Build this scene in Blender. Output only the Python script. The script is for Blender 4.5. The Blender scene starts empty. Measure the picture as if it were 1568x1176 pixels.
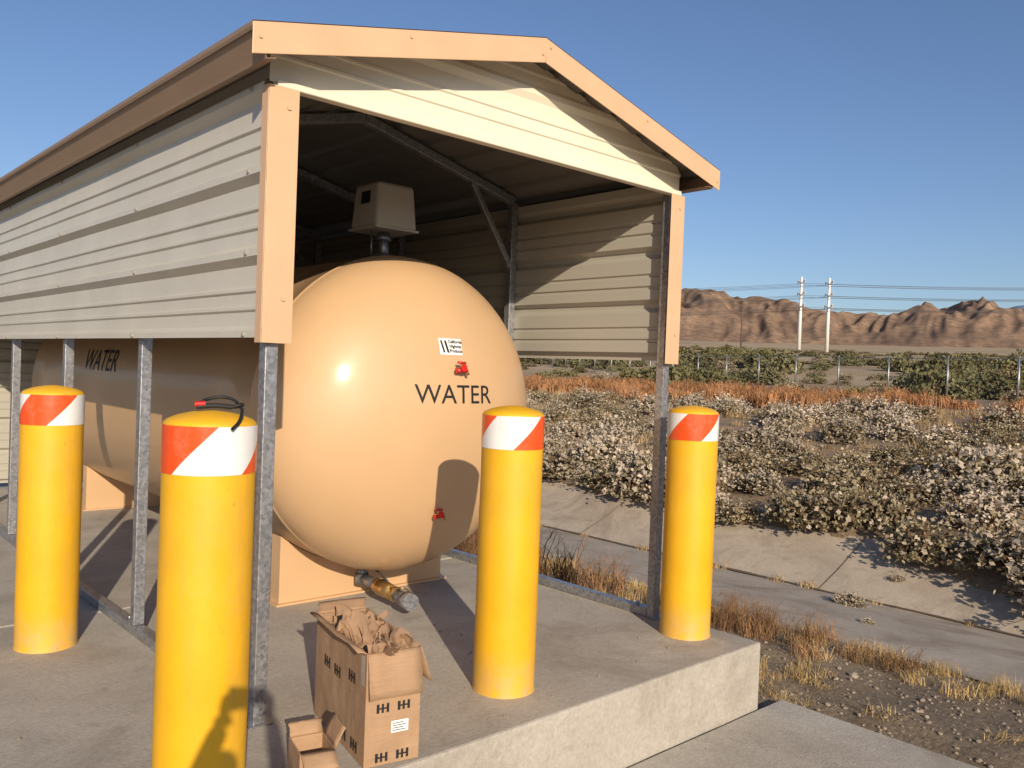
import bpy, bmesh, math, random
import numpy as np
from mathutils import Vector, Matrix, noise
random.seed(7); rng=np.random.default_rng(7)
S=bpy.context.scene
COL=bpy.context.collection
W=2.604; L=7.17; SP=1.434; ZP=1.59; OV=.211; PF=.209; ZE=2.762; SL=.2465; HF=.121
SUN_AZ=math.radians(26); SUN_EL=math.radians(20.5)
CAM=Vector((-1.602,-3.251,1.5))
YAW,PIT,ROL=.738,-.017,.038
def ss(a,b,x): t=min(max((x-a)/(b-a),0),1);return t*t*(3-2*t)

# ---------------------------------------------------------------- materials
def new_mat(name):
    m=bpy.data.materials.new(name); m.use_nodes=True
    nt=m.node_tree; b=nt.nodes['Principled BSDF']
    return m,nt,b
def ramp(nt,fac,stops,interp='LINEAR'):
    r=nt.nodes.new('ShaderNodeValToRGB'); r.color_ramp.interpolation=interp
    e=r.color_ramp.elements
    while len(e)<len(stops): e.new(.5)
    for i,(p,c) in enumerate(stops):
        e[i].position=p; e[i].color=(c[0],c[1],c[2],1)
    nt.links.new(fac,r.inputs[0]); return r.outputs[0]
def nz(nt,scale,detail=6,rough=.6,vec=None,dist=0):
    n=nt.nodes.new('ShaderNodeTexNoise'); n.inputs['Scale'].default_value=scale
    n.inputs['Detail'].default_value=detail; n.inputs['Roughness'].default_value=rough
    n.inputs['Distortion'].default_value=dist
    if vec is None:
        t=nt.nodes.new('ShaderNodeTexCoord'); vec=t.outputs['Object']
    nt.links.new(vec,n.inputs['Vector']); return n.outputs['Fac']
def mapping(nt,scale):
    t=nt.nodes.new('ShaderNodeTexCoord'); mp=nt.nodes.new('ShaderNodeMapping')
    mp.inputs['Scale'].default_value=scale; nt.links.new(t.outputs['Object'],mp.inputs[0]); return mp.outputs[0]
def mix(nt,a,b,fac,mode='MIX'):
    m=nt.nodes.new('ShaderNodeMix'); m.data_type='RGBA'; m.blend_type=mode
    for s,v in ((m.inputs['Factor'],fac),(m.inputs['A'],a),(m.inputs['B'],b)):
        if isinstance(v,(int,float)): s.default_value=v
        elif isinstance(v,tuple): s.default_value=(v[0],v[1],v[2],1)
        else: nt.links.new(v,s)
    return m.outputs['Result']
def math_(nt,op,a,b):
    m=nt.nodes.new('ShaderNodeMath'); m.operation=op
    for s,v in ((m.inputs[0],a),(m.inputs[1],b)):
        if isinstance(v,(int,float)): s.default_value=v
        else: nt.links.new(v,s)
    return m.outputs[0]
def bump(nt,b,h,strength,dist):
    n=nt.nodes.new('ShaderNodeBump'); n.inputs['Strength'].default_value=strength; n.inputs['Distance'].default_value=dist
    nt.links.new(h,n.inputs['Height']); nt.links.new(n.outputs[0],b.inputs['Normal'])
def simple(name,col,rough=.5,metal=0,var=.12,scale=4,bmp=0,bscale=60,spec=None,coat=0,back=None,dust=0,cr=.12,streak=0,foot=0):
    m,nt,b=new_mat(name)
    c1=tuple(max(0,x*(1-var)) for x in col); c2=tuple(min(1,x*(1+var)) for x in col)
    c=ramp(nt,nz(nt,scale),[(.3,c1),(.7,c2)])
    if dust:
        d=ramp(nt,nz(nt,2.2,8,.72,dist=.6),[(.45,(0,0,0)),(.75,(dust,dust,dust))]); c=mix(nt,c,(.42,.35,.26),d)
    if streak:
        d=ramp(nt,nz(nt,9,7,.7,mapping(nt,(1,1,.12))),[(.52,(0,0,0)),(.72,(streak,streak,streak))]); c=mix(nt,c,(.30,.22,.12),d)
        d=ramp(nt,nz(nt,26,5,.8,mapping(nt,(1,1,.5))),[(.64,(0,0,0)),(.69,(streak*1.5,)*3)]); c=mix(nt,c,(.16,.12,.08),d)
    if foot:
        t=nt.nodes.new('ShaderNodeTexCoord'); sx=nt.nodes.new('ShaderNodeSeparateXYZ'); nt.links.new(t.outputs['Object'],sx.inputs[0])
        mr=nt.nodes.new('ShaderNodeMapRange'); mr.inputs[1].default_value=0;mr.inputs[2].default_value=.22;mr.inputs[3].default_value=1;mr.inputs[4].default_value=0; nt.links.new(sx.outputs[2],mr.inputs[0])
        n2=ramp(nt,nz(nt,12,7,.7),[(.35,(0,0,0)),(.65,(1,1,1))])
        c=mix(nt,c,(.38,.31,.22),math_(nt,'MULTIPLY',math_(nt,'MULTIPLY',mr.outputs[0],n2),foot))
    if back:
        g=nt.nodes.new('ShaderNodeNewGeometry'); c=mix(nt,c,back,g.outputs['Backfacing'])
    nt.links.new(c,b.inputs['Base Color'])
    rr=ramp(nt,nz(nt,3,7,.7),[(.3,(rough*.85,)*3),(.7,(min(1,rough*1.2),)*3)]); nt.links.new(rr,b.inputs['Roughness'])
    b.inputs['Metallic'].default_value=metal
    if spec is not None: b.inputs['Specular IOR Level'].default_value=spec
    if coat: b.inputs['Coat Weight'].default_value=coat; b.inputs['Coat Roughness'].default_value=cr
    if bmp: bump(nt,b,nz(nt,bscale,4),bmp,.01)
    return m
def concrete(name,c1,c2,dark):
    m,nt,b=new_mat(name)
    base=ramp(nt,nz(nt,1.3,8,.65),[(.3,c1),(.7,c2)])
    fine=ramp(nt,nz(nt,45,6,.7),[(.3,(.80,.80,.80)),(.7,(1.1,1.1,1.1))])
    c=mix(nt,base,fine,1.0,'MULTIPLY')
    st=ramp(nt,nz(nt,.9,8,.72,dist=1.4),[(.48,(0,0,0)),(.70,(.75,.75,.75))])
    c=mix(nt,c,dark,st)
    st=ramp(nt,nz(nt,4.5,8,.75,dist=.5),[(.56,(0,0,0)),(.70,(.6,.6,.6))])
    c=mix(nt,c,dark,st)
    sp=ramp(nt,nz(nt,120,2,.5),[(.68,(0,0,0)),(.74,(.6,.6,.6))])
    c=mix(nt,c,dark,sp)
    nt.links.new(c,b.inputs['Base Color']); b.inputs['Roughness'].default_value=.9
    bump(nt,b,nz(nt,70,8,.7),.4,.012)
    return m
M={}
M['slab']=concrete('slab_concrete',(.38,.34,.285),(.51,.465,.39),(.26,.22,.175))
M['apron']=concrete('apron_concrete',(.42,.375,.31),(.54,.49,.405),(.30,.255,.20))
M['channel']=concrete('channel_concrete',(.42,.345,.26),(.56,.47,.36),(.25,.185,.125))
M['trim']=simple('tan_trim',(.66,.42,.245),.45,var=.05,dust=.15)
M['eave']=simple('eave_metal',(.31,.21,.14),.42,var=.06)
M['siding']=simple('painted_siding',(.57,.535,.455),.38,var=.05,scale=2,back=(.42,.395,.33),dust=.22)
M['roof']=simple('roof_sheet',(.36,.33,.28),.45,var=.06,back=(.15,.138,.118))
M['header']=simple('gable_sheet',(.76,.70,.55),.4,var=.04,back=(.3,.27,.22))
M['tank']=simple('tank_paint',(.595,.38,.20),.50,var=.03,scale=1.5,coat=.30,bmp=.04,bscale=90,dust=.16,cr=.15)
M['black']=simple('black_marking',(.015,.015,.015),.5)
M['white']=simple('white_label',(.8,.8,.78),.5,var=.02)
M['yellow']=simple('yellow_sleeve',(.80,.42,.008),.52,var=.08,scale=3,bmp=.12,bscale=26,dust=.15,streak=.24,foot=.7)
M['brass']=simple('brass',(.60,.40,.16),.38,.9)
M['steel']=simple('dark_steel',(.25,.27,.3),.35,.8)
M['red']=simple('red_handle',(.6,.02,.015),.35)
M['gauge']=simple('grey_enclosure',(.46,.43,.375),.5,var=.04)
M['rubber']=simple('black_cord',(.012,.012,.012),.6)
M['paper']=simple('kraft_paper',(.31,.19,.11),.85,var=.2,scale=7,bmp=.5,bscale=22)
M['rock']=simple('stone',(.28,.225,.17),.9,var=.35,scale=9,bmp=.4,bscale=20)
def galv():
    m,nt,b=new_mat('galvanised_steel')
    v=nt.nodes.new('ShaderNodeTexVoronoi'); v.inputs['Scale'].default_value=70
    t=nt.nodes.new('ShaderNodeTexCoord'); nt.links.new(t.outputs['Object'],v.inputs['Vector'])
    c=ramp(nt,v.outputs['Color'],[(.1,(.24,.25,.27)),(.9,(.46,.46,.47))])
    d=ramp(nt,nz(nt,5,6,.7),[(.45,(0,0,0)),(.75,(.5,.5,.5))])
    nt.links.new(mix(nt,c,(.2,.18,.16),d),b.inputs['Base Color'])
    b.inputs['Metallic'].default_value=.65; b.inputs['Roughness'].default_value=.42
    return m
M['galv']=galv()
def card():
    m,nt,b=new_mat('cardboard')
    w=nz(nt,5,6,.6); c=ramp(nt,w,[(.3,(.33,.20,.11)),(.7,(.45,.285,.165))])
    f=ramp(nt,nz(nt,8,4,.6,mapping(nt,(1,1,30))),[(.3,(.9,.9,.9)),(.7,(1.07,1.07,1.07))])
    nt.links.new(mix(nt,c,f,1.0,'MULTIPLY'),b.inputs['Base Color']); b.inputs['Roughness'].default_value=.8
    bump(nt,b,nz(nt,9,5,.6),.35,.02); return m
M['card']=card()
def stripes():
    m,nt,b=new_mat('reflective_stripes')
    uv=nt.nodes.new('ShaderNodeUVMap'); uv.uv_map='UVMap'
    sx=nt.nodes.new('ShaderNodeSeparateXYZ'); nt.links.new(uv.outputs[0],sx.inputs[0])
    fr=nt.nodes.new('ShaderNodeMath'); fr.operation='FRACT'; nt.links.new(sx.outputs[0],fr.inputs[0])
    c=mix(nt,(.82,.085,.012),(.8,.8,.78),math_(nt,'LESS_THAN',fr.outputs[0],.5))
    d=ramp(nt,nz(nt,14,7,.75),[(.5,(0,0,0)),(.75,(.35,.35,.35))])
    nt.links.new(mix(nt,c,(.45,.36,.26),d),b.inputs['Base Color'])
    b.inputs['Roughness'].default_value=.35; b.inputs['Coat Weight'].default_value=.3
    return m
M['stripes']=stripes()

# ---------------------------------------------------------------- mesh helpers
def link(ob,parent=None):
    COL.objects.link(ob)
    if parent is not None: ob.parent=parent
    return ob
def empty(name,loc=(0,0,0)):
    e=bpy.data.objects.new(name,None); e.location=loc; COL.objects.link(e); return e
def mesh(name,vs,fs,mat=None,parent=None,smooth=False):
    me=bpy.data.meshes.new(name); me.from_pydata([tuple(v) for v in vs],[],fs); me.update()
    if mat: me.materials.append(mat)
    if smooth: me.polygons.foreach_set('use_smooth',[True]*len(me.polygons))
    ob=bpy.data.objects.new(name,me); return link(ob,parent)
def bevel(ob,w,seg=2):
    m=ob.modifiers.new('bevel','BEVEL'); m.width=w; m.segments=seg; m.limit_method='ANGLE'; return ob
CF=[(0,3,2,1),(4,5,6,7),(0,1,5,4),(1,2,6,5),(2,3,7,6),(3,0,4,7)]
def cuboid(name,a,b,mat,parent=None,bv=0):
    x0,y0,z0=a;x1,y1,z1=b
    vs=[(x0,y0,z0),(x1,y0,z0),(x1,y1,z0),(x0,y1,z0),(x0,y0,z1),(x1,y0,z1),(x1,y1,z1),(x0,y1,z1)]
    o=mesh(name,vs,CF,mat,parent)
    if bv: bevel(o,bv)
    return o
def bmf(o):
    bm=bmesh.new(); bm.from_mesh(o.data); bmesh.ops.recalc_face_normals(bm,faces=bm.faces); bm.to_mesh(o.data); bm.free()
def beam(name,p,q,w,h,mat,parent=None,up=(0,0,1),bv=.003):
    p=Vector(p);q=Vector(q);d=(q-p).normalized();u=Vector(up)
    s=d.cross(u)
    if s.length<1e-3: u=Vector((0,1,0)); s=d.cross(u)
    s.normalize(); t=s.cross(d).normalized()
    vs=[]
    for c in (p,q):
        for a,b in ((-1,-1),(1,-1),(1,1),(-1,1)): vs.append(c+s*(a*w/2)+t*(b*h/2))
    o=mesh(name,vs,CF,mat,parent); bmf(o)
    if bv: bevel(o,bv,1)
    return o
def cyl(name,p,q,r,mat,parent=None,n=20,r2=None,cap=True):
    p=Vector(p);q=Vector(q);d=(q-p).normalized();u=Vector((0,0,1)) if abs(d.z)<.9 else Vector((1,0,0))
    s=d.cross(u).normalized();t=s.cross(d)
    r2=r if r2 is None else r2; vs=[];fs=[]
    for c,rr in ((p,r),(q,r2)):
        for i in range(n):
            a=2*math.pi*i/n; vs.append(c+s*math.cos(a)*rr+t*math.sin(a)*rr)
    for i in range(n): j=(i+1)%n; fs.append((i,j,n+j,n+i))
    if cap: fs+= [tuple(range(n))[::-1],tuple(range(n,2*n))]
    o=mesh(name,vs,fs,mat,parent); bmf(o)
    for pl in o.data.polygons: pl.use_smooth=len(pl.vertices)==4
    return o
def curve(name,pts,r,mat,parent=None,kind='POLY',res=2):
    cu=bpy.data.curves.new(name,'CURVE'); cu.dimensions='3D'; cu.bevel_depth=r; cu.bevel_resolution=res
    for P in (pts if isinstance(pts[0][0],(tuple,list,Vector)) else [pts]):
        if kind=='POLY':
            sp=cu.splines.new('POLY'); sp.points.add(len(P)-1)
            for k,p in zip(sp.points,P): k.co=(*p,1)
        else:
            sp=cu.splines.new('BEZIER'); sp.bezier_points.add(len(P)-1)
            for k,p in zip(sp.bezier_points,P): k.co=p; k.handle_left_type=k.handle_right_type='AUTO'
    cu.materials.append(mat); return link(bpy.data.objects.new(name,cu),parent)

# ---------------------------------------------------------------- terrain
XI=7.95
NX=[-1e5,3.0,3.3,4.2,4.7,6.0,XI,8.5,9.2,9.6,11,16,25,35,42,60,1e5]
NZ=[-.42,-.42,-.39,-.43,-.5,-.68,-1.0,-.80,-.48,-.38,-.20,.12,.5,.7,.8,1.2,1.2]
FR=[0,60,120,300,415,2000,4000,12000]; FZ=[0,1.3,3.4,11,15,84,150,250]
def hz(x,y):
    r=math.hypot(x,y); t=min(max((r-40)/80,0),1); t=t*t*(3-2*t)
    z=np.interp(x,NX,NZ)*(1-t)+np.interp(r,FR,FZ)*t
    return float(z)
def lip(y): return 9.12+.33*noise.noise((y*.45,3.3,0))+.12*noise.noise((y*1.7,8,0))-.55*(1-ss(-.8,2.2,y))
def terr(x,y):
    z=hz(x,y)
    lp=lip(y)
    if 4.75<x<lp and abs(y)<150: return z-.05
    if x>8.2:
        if x<9.8: z=max(z,min(-.42,hz(lp,y)+.03+(x-lp)*.7))
        z+= (.03+.10*noise.noise((x*.35,y*.35,0)))*min(1,max(0,(x-8.6)/1.5))+.03*noise.noise((x*2,y*2,0))+min(1.5,max(0,(x-60)/200))*noise.noise((x*.01,y*.01,3))
    elif x>3.05: z+= .03*noise.noise((x*2.2,y*2.2,0))+.014*noise.noise((x*9,y*9,5))
    return z
def graded(fine0,fine1,step,lim0,lim1,g=1.12):
    a=list(np.arange(fine0,fine1,step)); s=step;x=a[-1]
    while x<lim1: s*=g;x+=s;a.append(x)
    s=step;x=fine0
    while x>lim0: s*=g;x-=s;a.insert(0,x)
    return a
gx=graded(2.9,13,.09,-3000,9000,1.09); gy=graded(-4,9,.12,-3000,9000,1.09)
vs=[(x,y,terr(x,y)) for y in gy for x in gx]; n=len(gx)
fs=[(j*n+i,j*n+i+1,(j+1)*n+i+1,(j+1)*n+i) for j in range(len(gy)-1) for i in range(n-1)]
def ground_mat():
    m,nt,b=new_mat('dry_earth')
    t=nt.nodes.new('ShaderNodeTexCoord'); sx=nt.nodes.new('ShaderNodeSeparateXYZ'); nt.links.new(t.outputs['Object'],sx.inputs[0])
    grav=ramp(nt,nz(nt,28,8,.75),[(.3,(.14,.105,.07)),(.5,(.26,.20,.135)),(.72,(.41,.335,.25))])
    gp=ramp(nt,nz(nt,1.6,6,.7),[(.4,(.75,.72,.68)),(.65,(1.2,1.15,1.05))]); grav=mix(nt,grav,gp,1.0,'MULTIPLY')
    field=ramp(nt,nz(nt,1.2,8,.7),[(.3,(.16,.10,.06)),(.5,(.30,.205,.12)),(.7,(.43,.305,.175))])
    far=ramp(nt,nz(nt,.02,9,.72,mapping(nt,(1,.5,1))),[(.3,(.20,.16,.085)),(.45,(.38,.275,.15)),(.57,(.50,.37,.22)),(.7,(.27,.18,.10))])
    mr=nt.nodes.new('ShaderNodeMapRange'); mr.inputs[1].default_value=8;mr.inputs[2].default_value=11; nt.links.new(sx.outputs[0],mr.inputs[0])
    mr2=nt.nodes.new('ShaderNodeMapRange'); mr2.inputs[1].default_value=36;mr2.inputs[2].default_value=60; nt.links.new(sx.outputs[0],mr2.inputs[0])
    c=mix(nt,grav,field,mr.outputs[0]); c=mix(nt,c,far,mr2.outputs[0])
    nt.links.new(c,b.inputs['Base Color']); b.inputs['Roughness'].default_value=.95
    bump(nt,b,nz(nt,22,9,.75),.9,.03); return m
g=mesh('ground',vs,fs,ground_mat(),smooth=True)

cx=[4.66,4.8]+[4.95+i*.15 for i in range(20)]+[XI-.01,XI+.01]+[8.1+.16*i for i in range(10)]+[9.7]; nc=len(cx)
cy=[-45+i*.6 for i in range(275)]
vs=[(x+(.14*noise.noise((y*.8,x,1)) if x==cx[0] else 0),y,hz(x,y)+.004+.01*noise.noise((x,y*.5,7))-(.14 if x>9.5 else 0)) for y in cy for x in cx]; n=nc
fs=[(j*n+i,j*n+i+1,(j+1)*n+i+1,(j+1)*n+i) for j in range(len(cy)-1) for i in range(n-1)]
ch=empty('drainage_channel'); mesh('lining',vs,fs,M['channel'],ch,False)
vs=[];fs=[]
for k in range(700):
    y=-12+k*.06
    xx=XI+.03*noise.noise((y,0,0)); z=hz(XI,y)+.016
    w=.012+.05*max(0,noise.noise((y*2,4,0)))+.02*abs(noise.noise((y*7,4,0))); vs+=[(xx-w,y,z+.006),(xx+w,y,z+.012)]
for i in range(699): fs.append((2*i,2*i+1,2*i+3,2*i+2))
jd=simple('joint_dirt',(.14,.10,.06),.95)
mesh('joint',vs,fs,jd,ch)
for k,y in enumerate((-6.1,-2.2,1.7,5.6,9.5,13.4)):
    vs=[];fs=[]
    for i,x in enumerate(cx[1:-3]):
        vs+=[(x,y-.005,hz(x,y)+.014),(x,y+.005,hz(x,y)+.014)]
        if i: fs.append((2*i-2,2*i,2*i+1,2*i-1))
    mesh('cross_joint',vs,fs,jd,ch)

YS=-.682; XR=2.731
sl=empty('concrete_slab')
def grid_slab(name,xs,ys,z,parent,mat,depth,amp=.002):
    n=len(xs);vs=[(x,y,z+amp*noise.noise((x*2,y*2,0))) for y in ys for x in xs]
    fs=[(j*n+i,j*n+i+1,(j+1)*n+i+1,(j+1)*n+i) for j in range(len(ys)-1) for i in range(n-1)]
    per=[i for i in range(n)]+[j*n+n-1 for j in range(1,len(ys))]+[(len(ys)-1)*n+i for i in range(n-2,-1,-1)]+[j*n for j in range(len(ys)-2,0,-1)]
    k=len(vs)
    for q in per: v=vs[q]; vs.append((v[0]+.006*noise.noise((v[0]*7,v[1]*7,2)),v[1]+.006*noise.noise((v[0]*7,v[1]*7,9)),z-depth))
    for a in range(len(per)):
        b=(a+1)%len(per); fs.append((per[b],per[a],k+a,k+b))
    o=mesh(name,vs,fs,mat,parent); bmf(o); m=o.modifiers.new('b','BEVEL'); m.width=.012;m.segments=2;m.limit_method='ANGLE';m.angle_limit=math.radians(60)
    return o
grid_slab('slab_main',list(np.linspace(-.935,XR,50)),list(np.linspace(YS,1.96,36)),0,sl,M['slab'],.5)
grid_slab('slab_rear',list(np.linspace(-.935,XR,50)),list(np.linspace(1.972,8.2,60)),0,sl,M['slab'],.5)
grid_slab('slab_left',list(np.linspace(-3.4,-.947,30)),list(np.linspace(YS,8.2,60)),-.001,sl,M['slab'],.5)
ap=empty('driveway')
grid_slab('panel_right',list(np.linspace(-.2,2.95,30)),list(np.linspace(-3.6,YS-.015,24)),-.37,ap,M['apron'],.12)
grid_slab('panel_left',list(np.linspace(-7,-.212,30)),list(np.linspace(-3.6,YS-.015,24)),-.37,ap,M['apron'],.12)
grid_slab('panel_front',list(np.linspace(-7,2.95,40)),list(np.linspace(-9,-3.612,30)),-.37,ap,M['apron'],.12)

# ---------------------------------------------------------------- carport
cp=empty('carport')
zr=lambda x: ZE+SL*(min(x,W-x)+OV)
T=.057
for i in range(6):
    y=i*SP
    for x in (0,W):
        cuboid('post',(x-T/2,y-T/2,.057 if i else 0),(x+T/2,y+T/2,2.72),M['galv'],cp,.004)
    rz=-.075
    beam('rafter_left',(0,y,zr(0)+rz),(W/2,y,zr(W/2)+rz),T,T,M['galv'],cp,up=(0,1,0))
    beam('rafter_right',(W/2,y,zr(W/2)+rz),(W,y,zr(W)+rz),T,T,M['galv'],cp,up=(0,1,0))
    if i>0:
        beam('knee_brace',(W-.02,y-.003,2.26),(W-.40,y-.003,zr(W-.4)-.10),.04,.04,M['galv'],cp,up=(0,1,0))
        beam('knee_brace',(.02,y-.003,2.26),(.40,y-.003,zr(.4)-.10),.04,.04,M['galv'],cp,up=(0,1,0))
for x in (0,W):
    cuboid('base_rail',(x-T/2,T/2+.002,.003),(x+T/2,L,.055),M['galv'],cp,.003)
    for i in range(6): cyl('anchor_bolt',(x,i*SP+.12,.05),(x,i*SP+.12,.075),.012,M['steel'],cp,6)
    cuboid('base_plate',(x-.05,-.05,.0),(x+.05,.028,.008),M['galv'],cp,.002)
def profile(z0,z1,pitch=.335,dep=.038):
    P=[(z0,dep),(z0+.026,dep),(z0+.050,.0)]
    k=0
    while True:
        zb=z0+k*pitch
        pts=[]
        for t in (.33,.35,.39,.41, .56,.58,.62,.64):
            pts.append((zb+pitch*t,.011 if t in(.35,.39,.58,.62) else 0))
        zn=zb+pitch
        pts+=[(zn-.034,0),(zn-.002,dep),(zn+.026,dep),(zn+.050,0)]
        for p in pts:
            if p[0]<z1: P.append(p)
            else: P.append((z1,0)); return P
        k+=1
def sheet(name,prof,fn0,fn1,mat,parent,seg=1,flip=False):
    vs=[];fs=[]
    for p in prof: 
        a=Vector(fn0(p));b=Vector(fn1(p))
        for s in range(seg+1): vs.append(a.lerp(b,s/seg))
    n=seg+1
    for i in range(len(prof)-1):
        for s in range(seg):
            f=(i*n+s,i*n+s+1,(i+1)*n+s+1,(i+1)*n+s); fs.append(f[::-1] if flip else f)
    return mesh(name,vs,fs,mat,parent)
pr_=profile(ZP,2.70)
xo=T/2+.002
def wob(y,z,k): return .0035*noise.noise((y*1.3,z*2.5,k))
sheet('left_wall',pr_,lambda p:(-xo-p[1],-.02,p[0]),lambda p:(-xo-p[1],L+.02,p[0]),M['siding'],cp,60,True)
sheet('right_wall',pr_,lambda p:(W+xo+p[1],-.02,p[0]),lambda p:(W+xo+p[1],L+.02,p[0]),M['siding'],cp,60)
for nm,k in (('left_wall',1),('right_wall',5)):
    for v in bpy.data.objects[nm].data.vertices: v.co.x+=wob(v.co.y,v.co.z,k)
hp=[(2.622+(z-ZP),o) for z,o in profile(ZP,ZP+.47,.30,.024)][2:]
hp=[(2.622,0)]+hp
def hx(z): return max(-.05,(z+.02-ZE)/SL-OV)
for yy,nm,sg in ((-xo,'front_gable',-1),(L+xo,'rear_gable',1)):
    sheet(nm,hp,lambda p:(min(hx(p[0]),W/2-.01),yy+sg*p[1]*.7,p[0]),lambda p:(max(W-hx(p[0]),W/2+.01),yy+sg*p[1]*.7,p[0]),M['header'],cp,4,sg>0)
    beam('header_trim',(-.03,yy+sg*.012,2.612),(W+.03,yy+sg*.012,2.612),.05,.028,M['header'],cp)
    beam('header_tube',(T/2,yy-sg*.035,2.645),(W-T/2,yy-sg*.035,2.645),.05,.05,M['galv'],cp)
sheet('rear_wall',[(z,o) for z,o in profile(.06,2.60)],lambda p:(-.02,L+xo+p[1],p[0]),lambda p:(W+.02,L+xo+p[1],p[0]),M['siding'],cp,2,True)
for x,s in ((-xo,-1),(W+xo,1)):
    vs=[];fs=[]
    for z in [ZP+.012+.335*k for k in range(4)]:
        for i in range(6):
            y=i*SP+(.09 if i==0 else 0)
            c=len(vs); n8=8
            for q in range(n8):
                a=2*math.pi*q/n8; vs.append((x+s*.037,y+.011*math.cos(a),z+.011*math.sin(a)))
            for q in range(n8):
                a=2*math.pi*q/n8; vs.append((x+s*.047,y+.007*math.cos(a),z+.007*math.sin(a)))
            for q in range(n8): fs.append((c+q,c+(q+1)%n8,c+8+(q+1)%n8,c+8+q))
            fs.append(tuple(range(c+8,c+16)))
    mesh('screws',vs,fs,M['header'],cp)
for (x,s) in ((0,1),(W,-1)):
    xl,xr=x-.066,x+.066
    ox= xl if s==1 else xr
    yf=-xo-.034
    z0,z1=ZP-.02,2.60
    cuboid('corner_trim_front',(xl,yf-.003,z0),(xr,yf,z1),M['trim'],cp,.0015)
    a=min(ox,ox-s*.003);b=max(ox,ox-s*.003)
    cuboid('corner_trim_side',(a,yf+.0005,z0),(b,yf+.055,z1),M['trim'],cp,.001)
    for z in (1.75,2.52): cyl('trim_screw',(x+.02,yf-.003,z),(x+.02,yf-.010,z),.009,M['trim'],cp,8)
def rp():
    P=[];x=-OV
    while x<W/2:
        for d,h in ((0,0),(.06,0),(.08,.022),(.12,.022),(.14,0)):
            if x+d<W/2: P.append((x+d,h))
        x+=.24
    P.append((W/2,0)); return P
R_=rp(); full=R_+[(W-x,h) for x,h in R_[:-1][::-1]]
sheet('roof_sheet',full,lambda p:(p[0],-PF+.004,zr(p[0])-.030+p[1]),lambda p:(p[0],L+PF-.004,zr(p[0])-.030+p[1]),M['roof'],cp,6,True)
def fascia(y0,y1):
    vs=[];pts=[(-OV,ZE),(W/2,zr(W/2)),(W+OV,ZE)]
    for y in (y0,y1):
        for x,z in pts: vs+=[(x,y,z),(x,y,z-HF)]
    fs=[(0,1,3,2),(2,3,5,4),(6,8,9,7),(8,10,11,9),(0,2,8,6),(2,4,10,8),(1,7,9,3),(3,9,11,5),(0,6,7,1),(4,5,11,10)]
    o=mesh('gable_fascia',vs,fs,M['trim'],cp); bmf(o); bevel(o,.003,2); return o
fascia(-PF-.006,-PF); fascia(L+PF,L+PF+.006)
cyl('ridge_seam',(W/2,-PF-.0065,zr(W/2)-.002),(W/2,-PF-.0065,zr(W/2)-HF+.002),.002,M['trim'],cp,6)
for y0,y1 in ((-PF-.004,-PF+.10),(L+PF-.10,L+PF+.004)):
    for a,b in (((-OV,ZE),(W/2,zr(W/2))),((W/2,zr(W/2)),(W+OV,ZE))):
        mesh('rake_cap',[(a[0],y0,a[1]+.004),(a[0],y1,a[1]+.004),(b[0],y1,b[1]+.004),(b[0],y0,b[1]+.004)],[(0,1,2,3)],M['trim'],cp)
for x,z in ((-OV+.03,ZE-.05),(W/2-.02,zr(W/2)-.085),(W/2+.03,zr(W/2)-.04),(W+OV-.03,ZE-.07),(.5,zr(.5)-.03),(2.1,zr(2.1)-.03)):
    cyl('fascia_screw',(x,-PF-.006,z),(x,-PF-.012,z),.007,M['trim'],cp,8)
for s,x in ((-1,-OV),(1,W+OV)):
    vs=[];prof=[(x,ZE+.002),(x-s*.003,ZE-.012),(x-s*.058,ZE-HF+.012),(x-s*.062,ZE-HF+.002),(x-s*.10,ZE-HF+.012)]
    for y in (-PF+.001,L+PF-.001):
        for q in prof: vs.append((q[0],y,q[1]))
    n=len(prof);fs=[(i,i+1,n+i+1,n+i) for i in range(n-1)]
    o=mesh('eave_trim',vs,fs,M['eave'],cp); m=o.modifiers.new('s','SOLIDIFY');m.thickness=.003

# ---------------------------------------------------------------- tank
TX,TZ,TR,TY,TB=1.48,1.197,.984,1.207,.579; TY2=5.95
tk=empty('water_tank')
prof=[]
for i in range(33):
    a=math.pi/2*i/32; prof.append((TR*math.sin(a),TY-TB*math.cos(a)))
prof=prof[:-1]+[(TR,TY-.012),(TR+.005,TY-.006),(TR+.005,TY+.006),(TR,TY+.012)]
for k in range(1,12): prof.append((TR,TY+.012+(TY2-TY-.024)*k/12))
prof+=[(TR,TY2-.012),(TR+.005,TY2),(TR,TY2+.012)]
for i in range(31,-1,-1):
    a=math.pi/2*i/32; prof.append((TR*math.sin(a),TY2+TB*math.cos(a)))
N=128;vs=[];fs=[]
for r,y in prof[1:-1]:
    for i in range(N):
        a=2*math.pi*i/N; vs.append((TX+r*math.cos(a),y,TZ+r*math.sin(a)))
m_=len(prof)-2
for j in range(m_-1):
    for i in range(N): fs.append((j*N+i,j*N+(i+1)%N,(j+1)*N+(i+1)%N,(j+1)*N+i))
vs+=[(TX,prof[0][1],TZ),(TX,prof[-1][1],TZ)]
for i in range(N): fs.append((len(vs)-2,(i+1)%N,i)); fs.append((len(vs)-1,(m_-1)*N+i,(m_-1)*N+(i+1)%N))
o=mesh('shell',vs,fs,M['tank'],tk,True); bmf(o)
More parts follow.
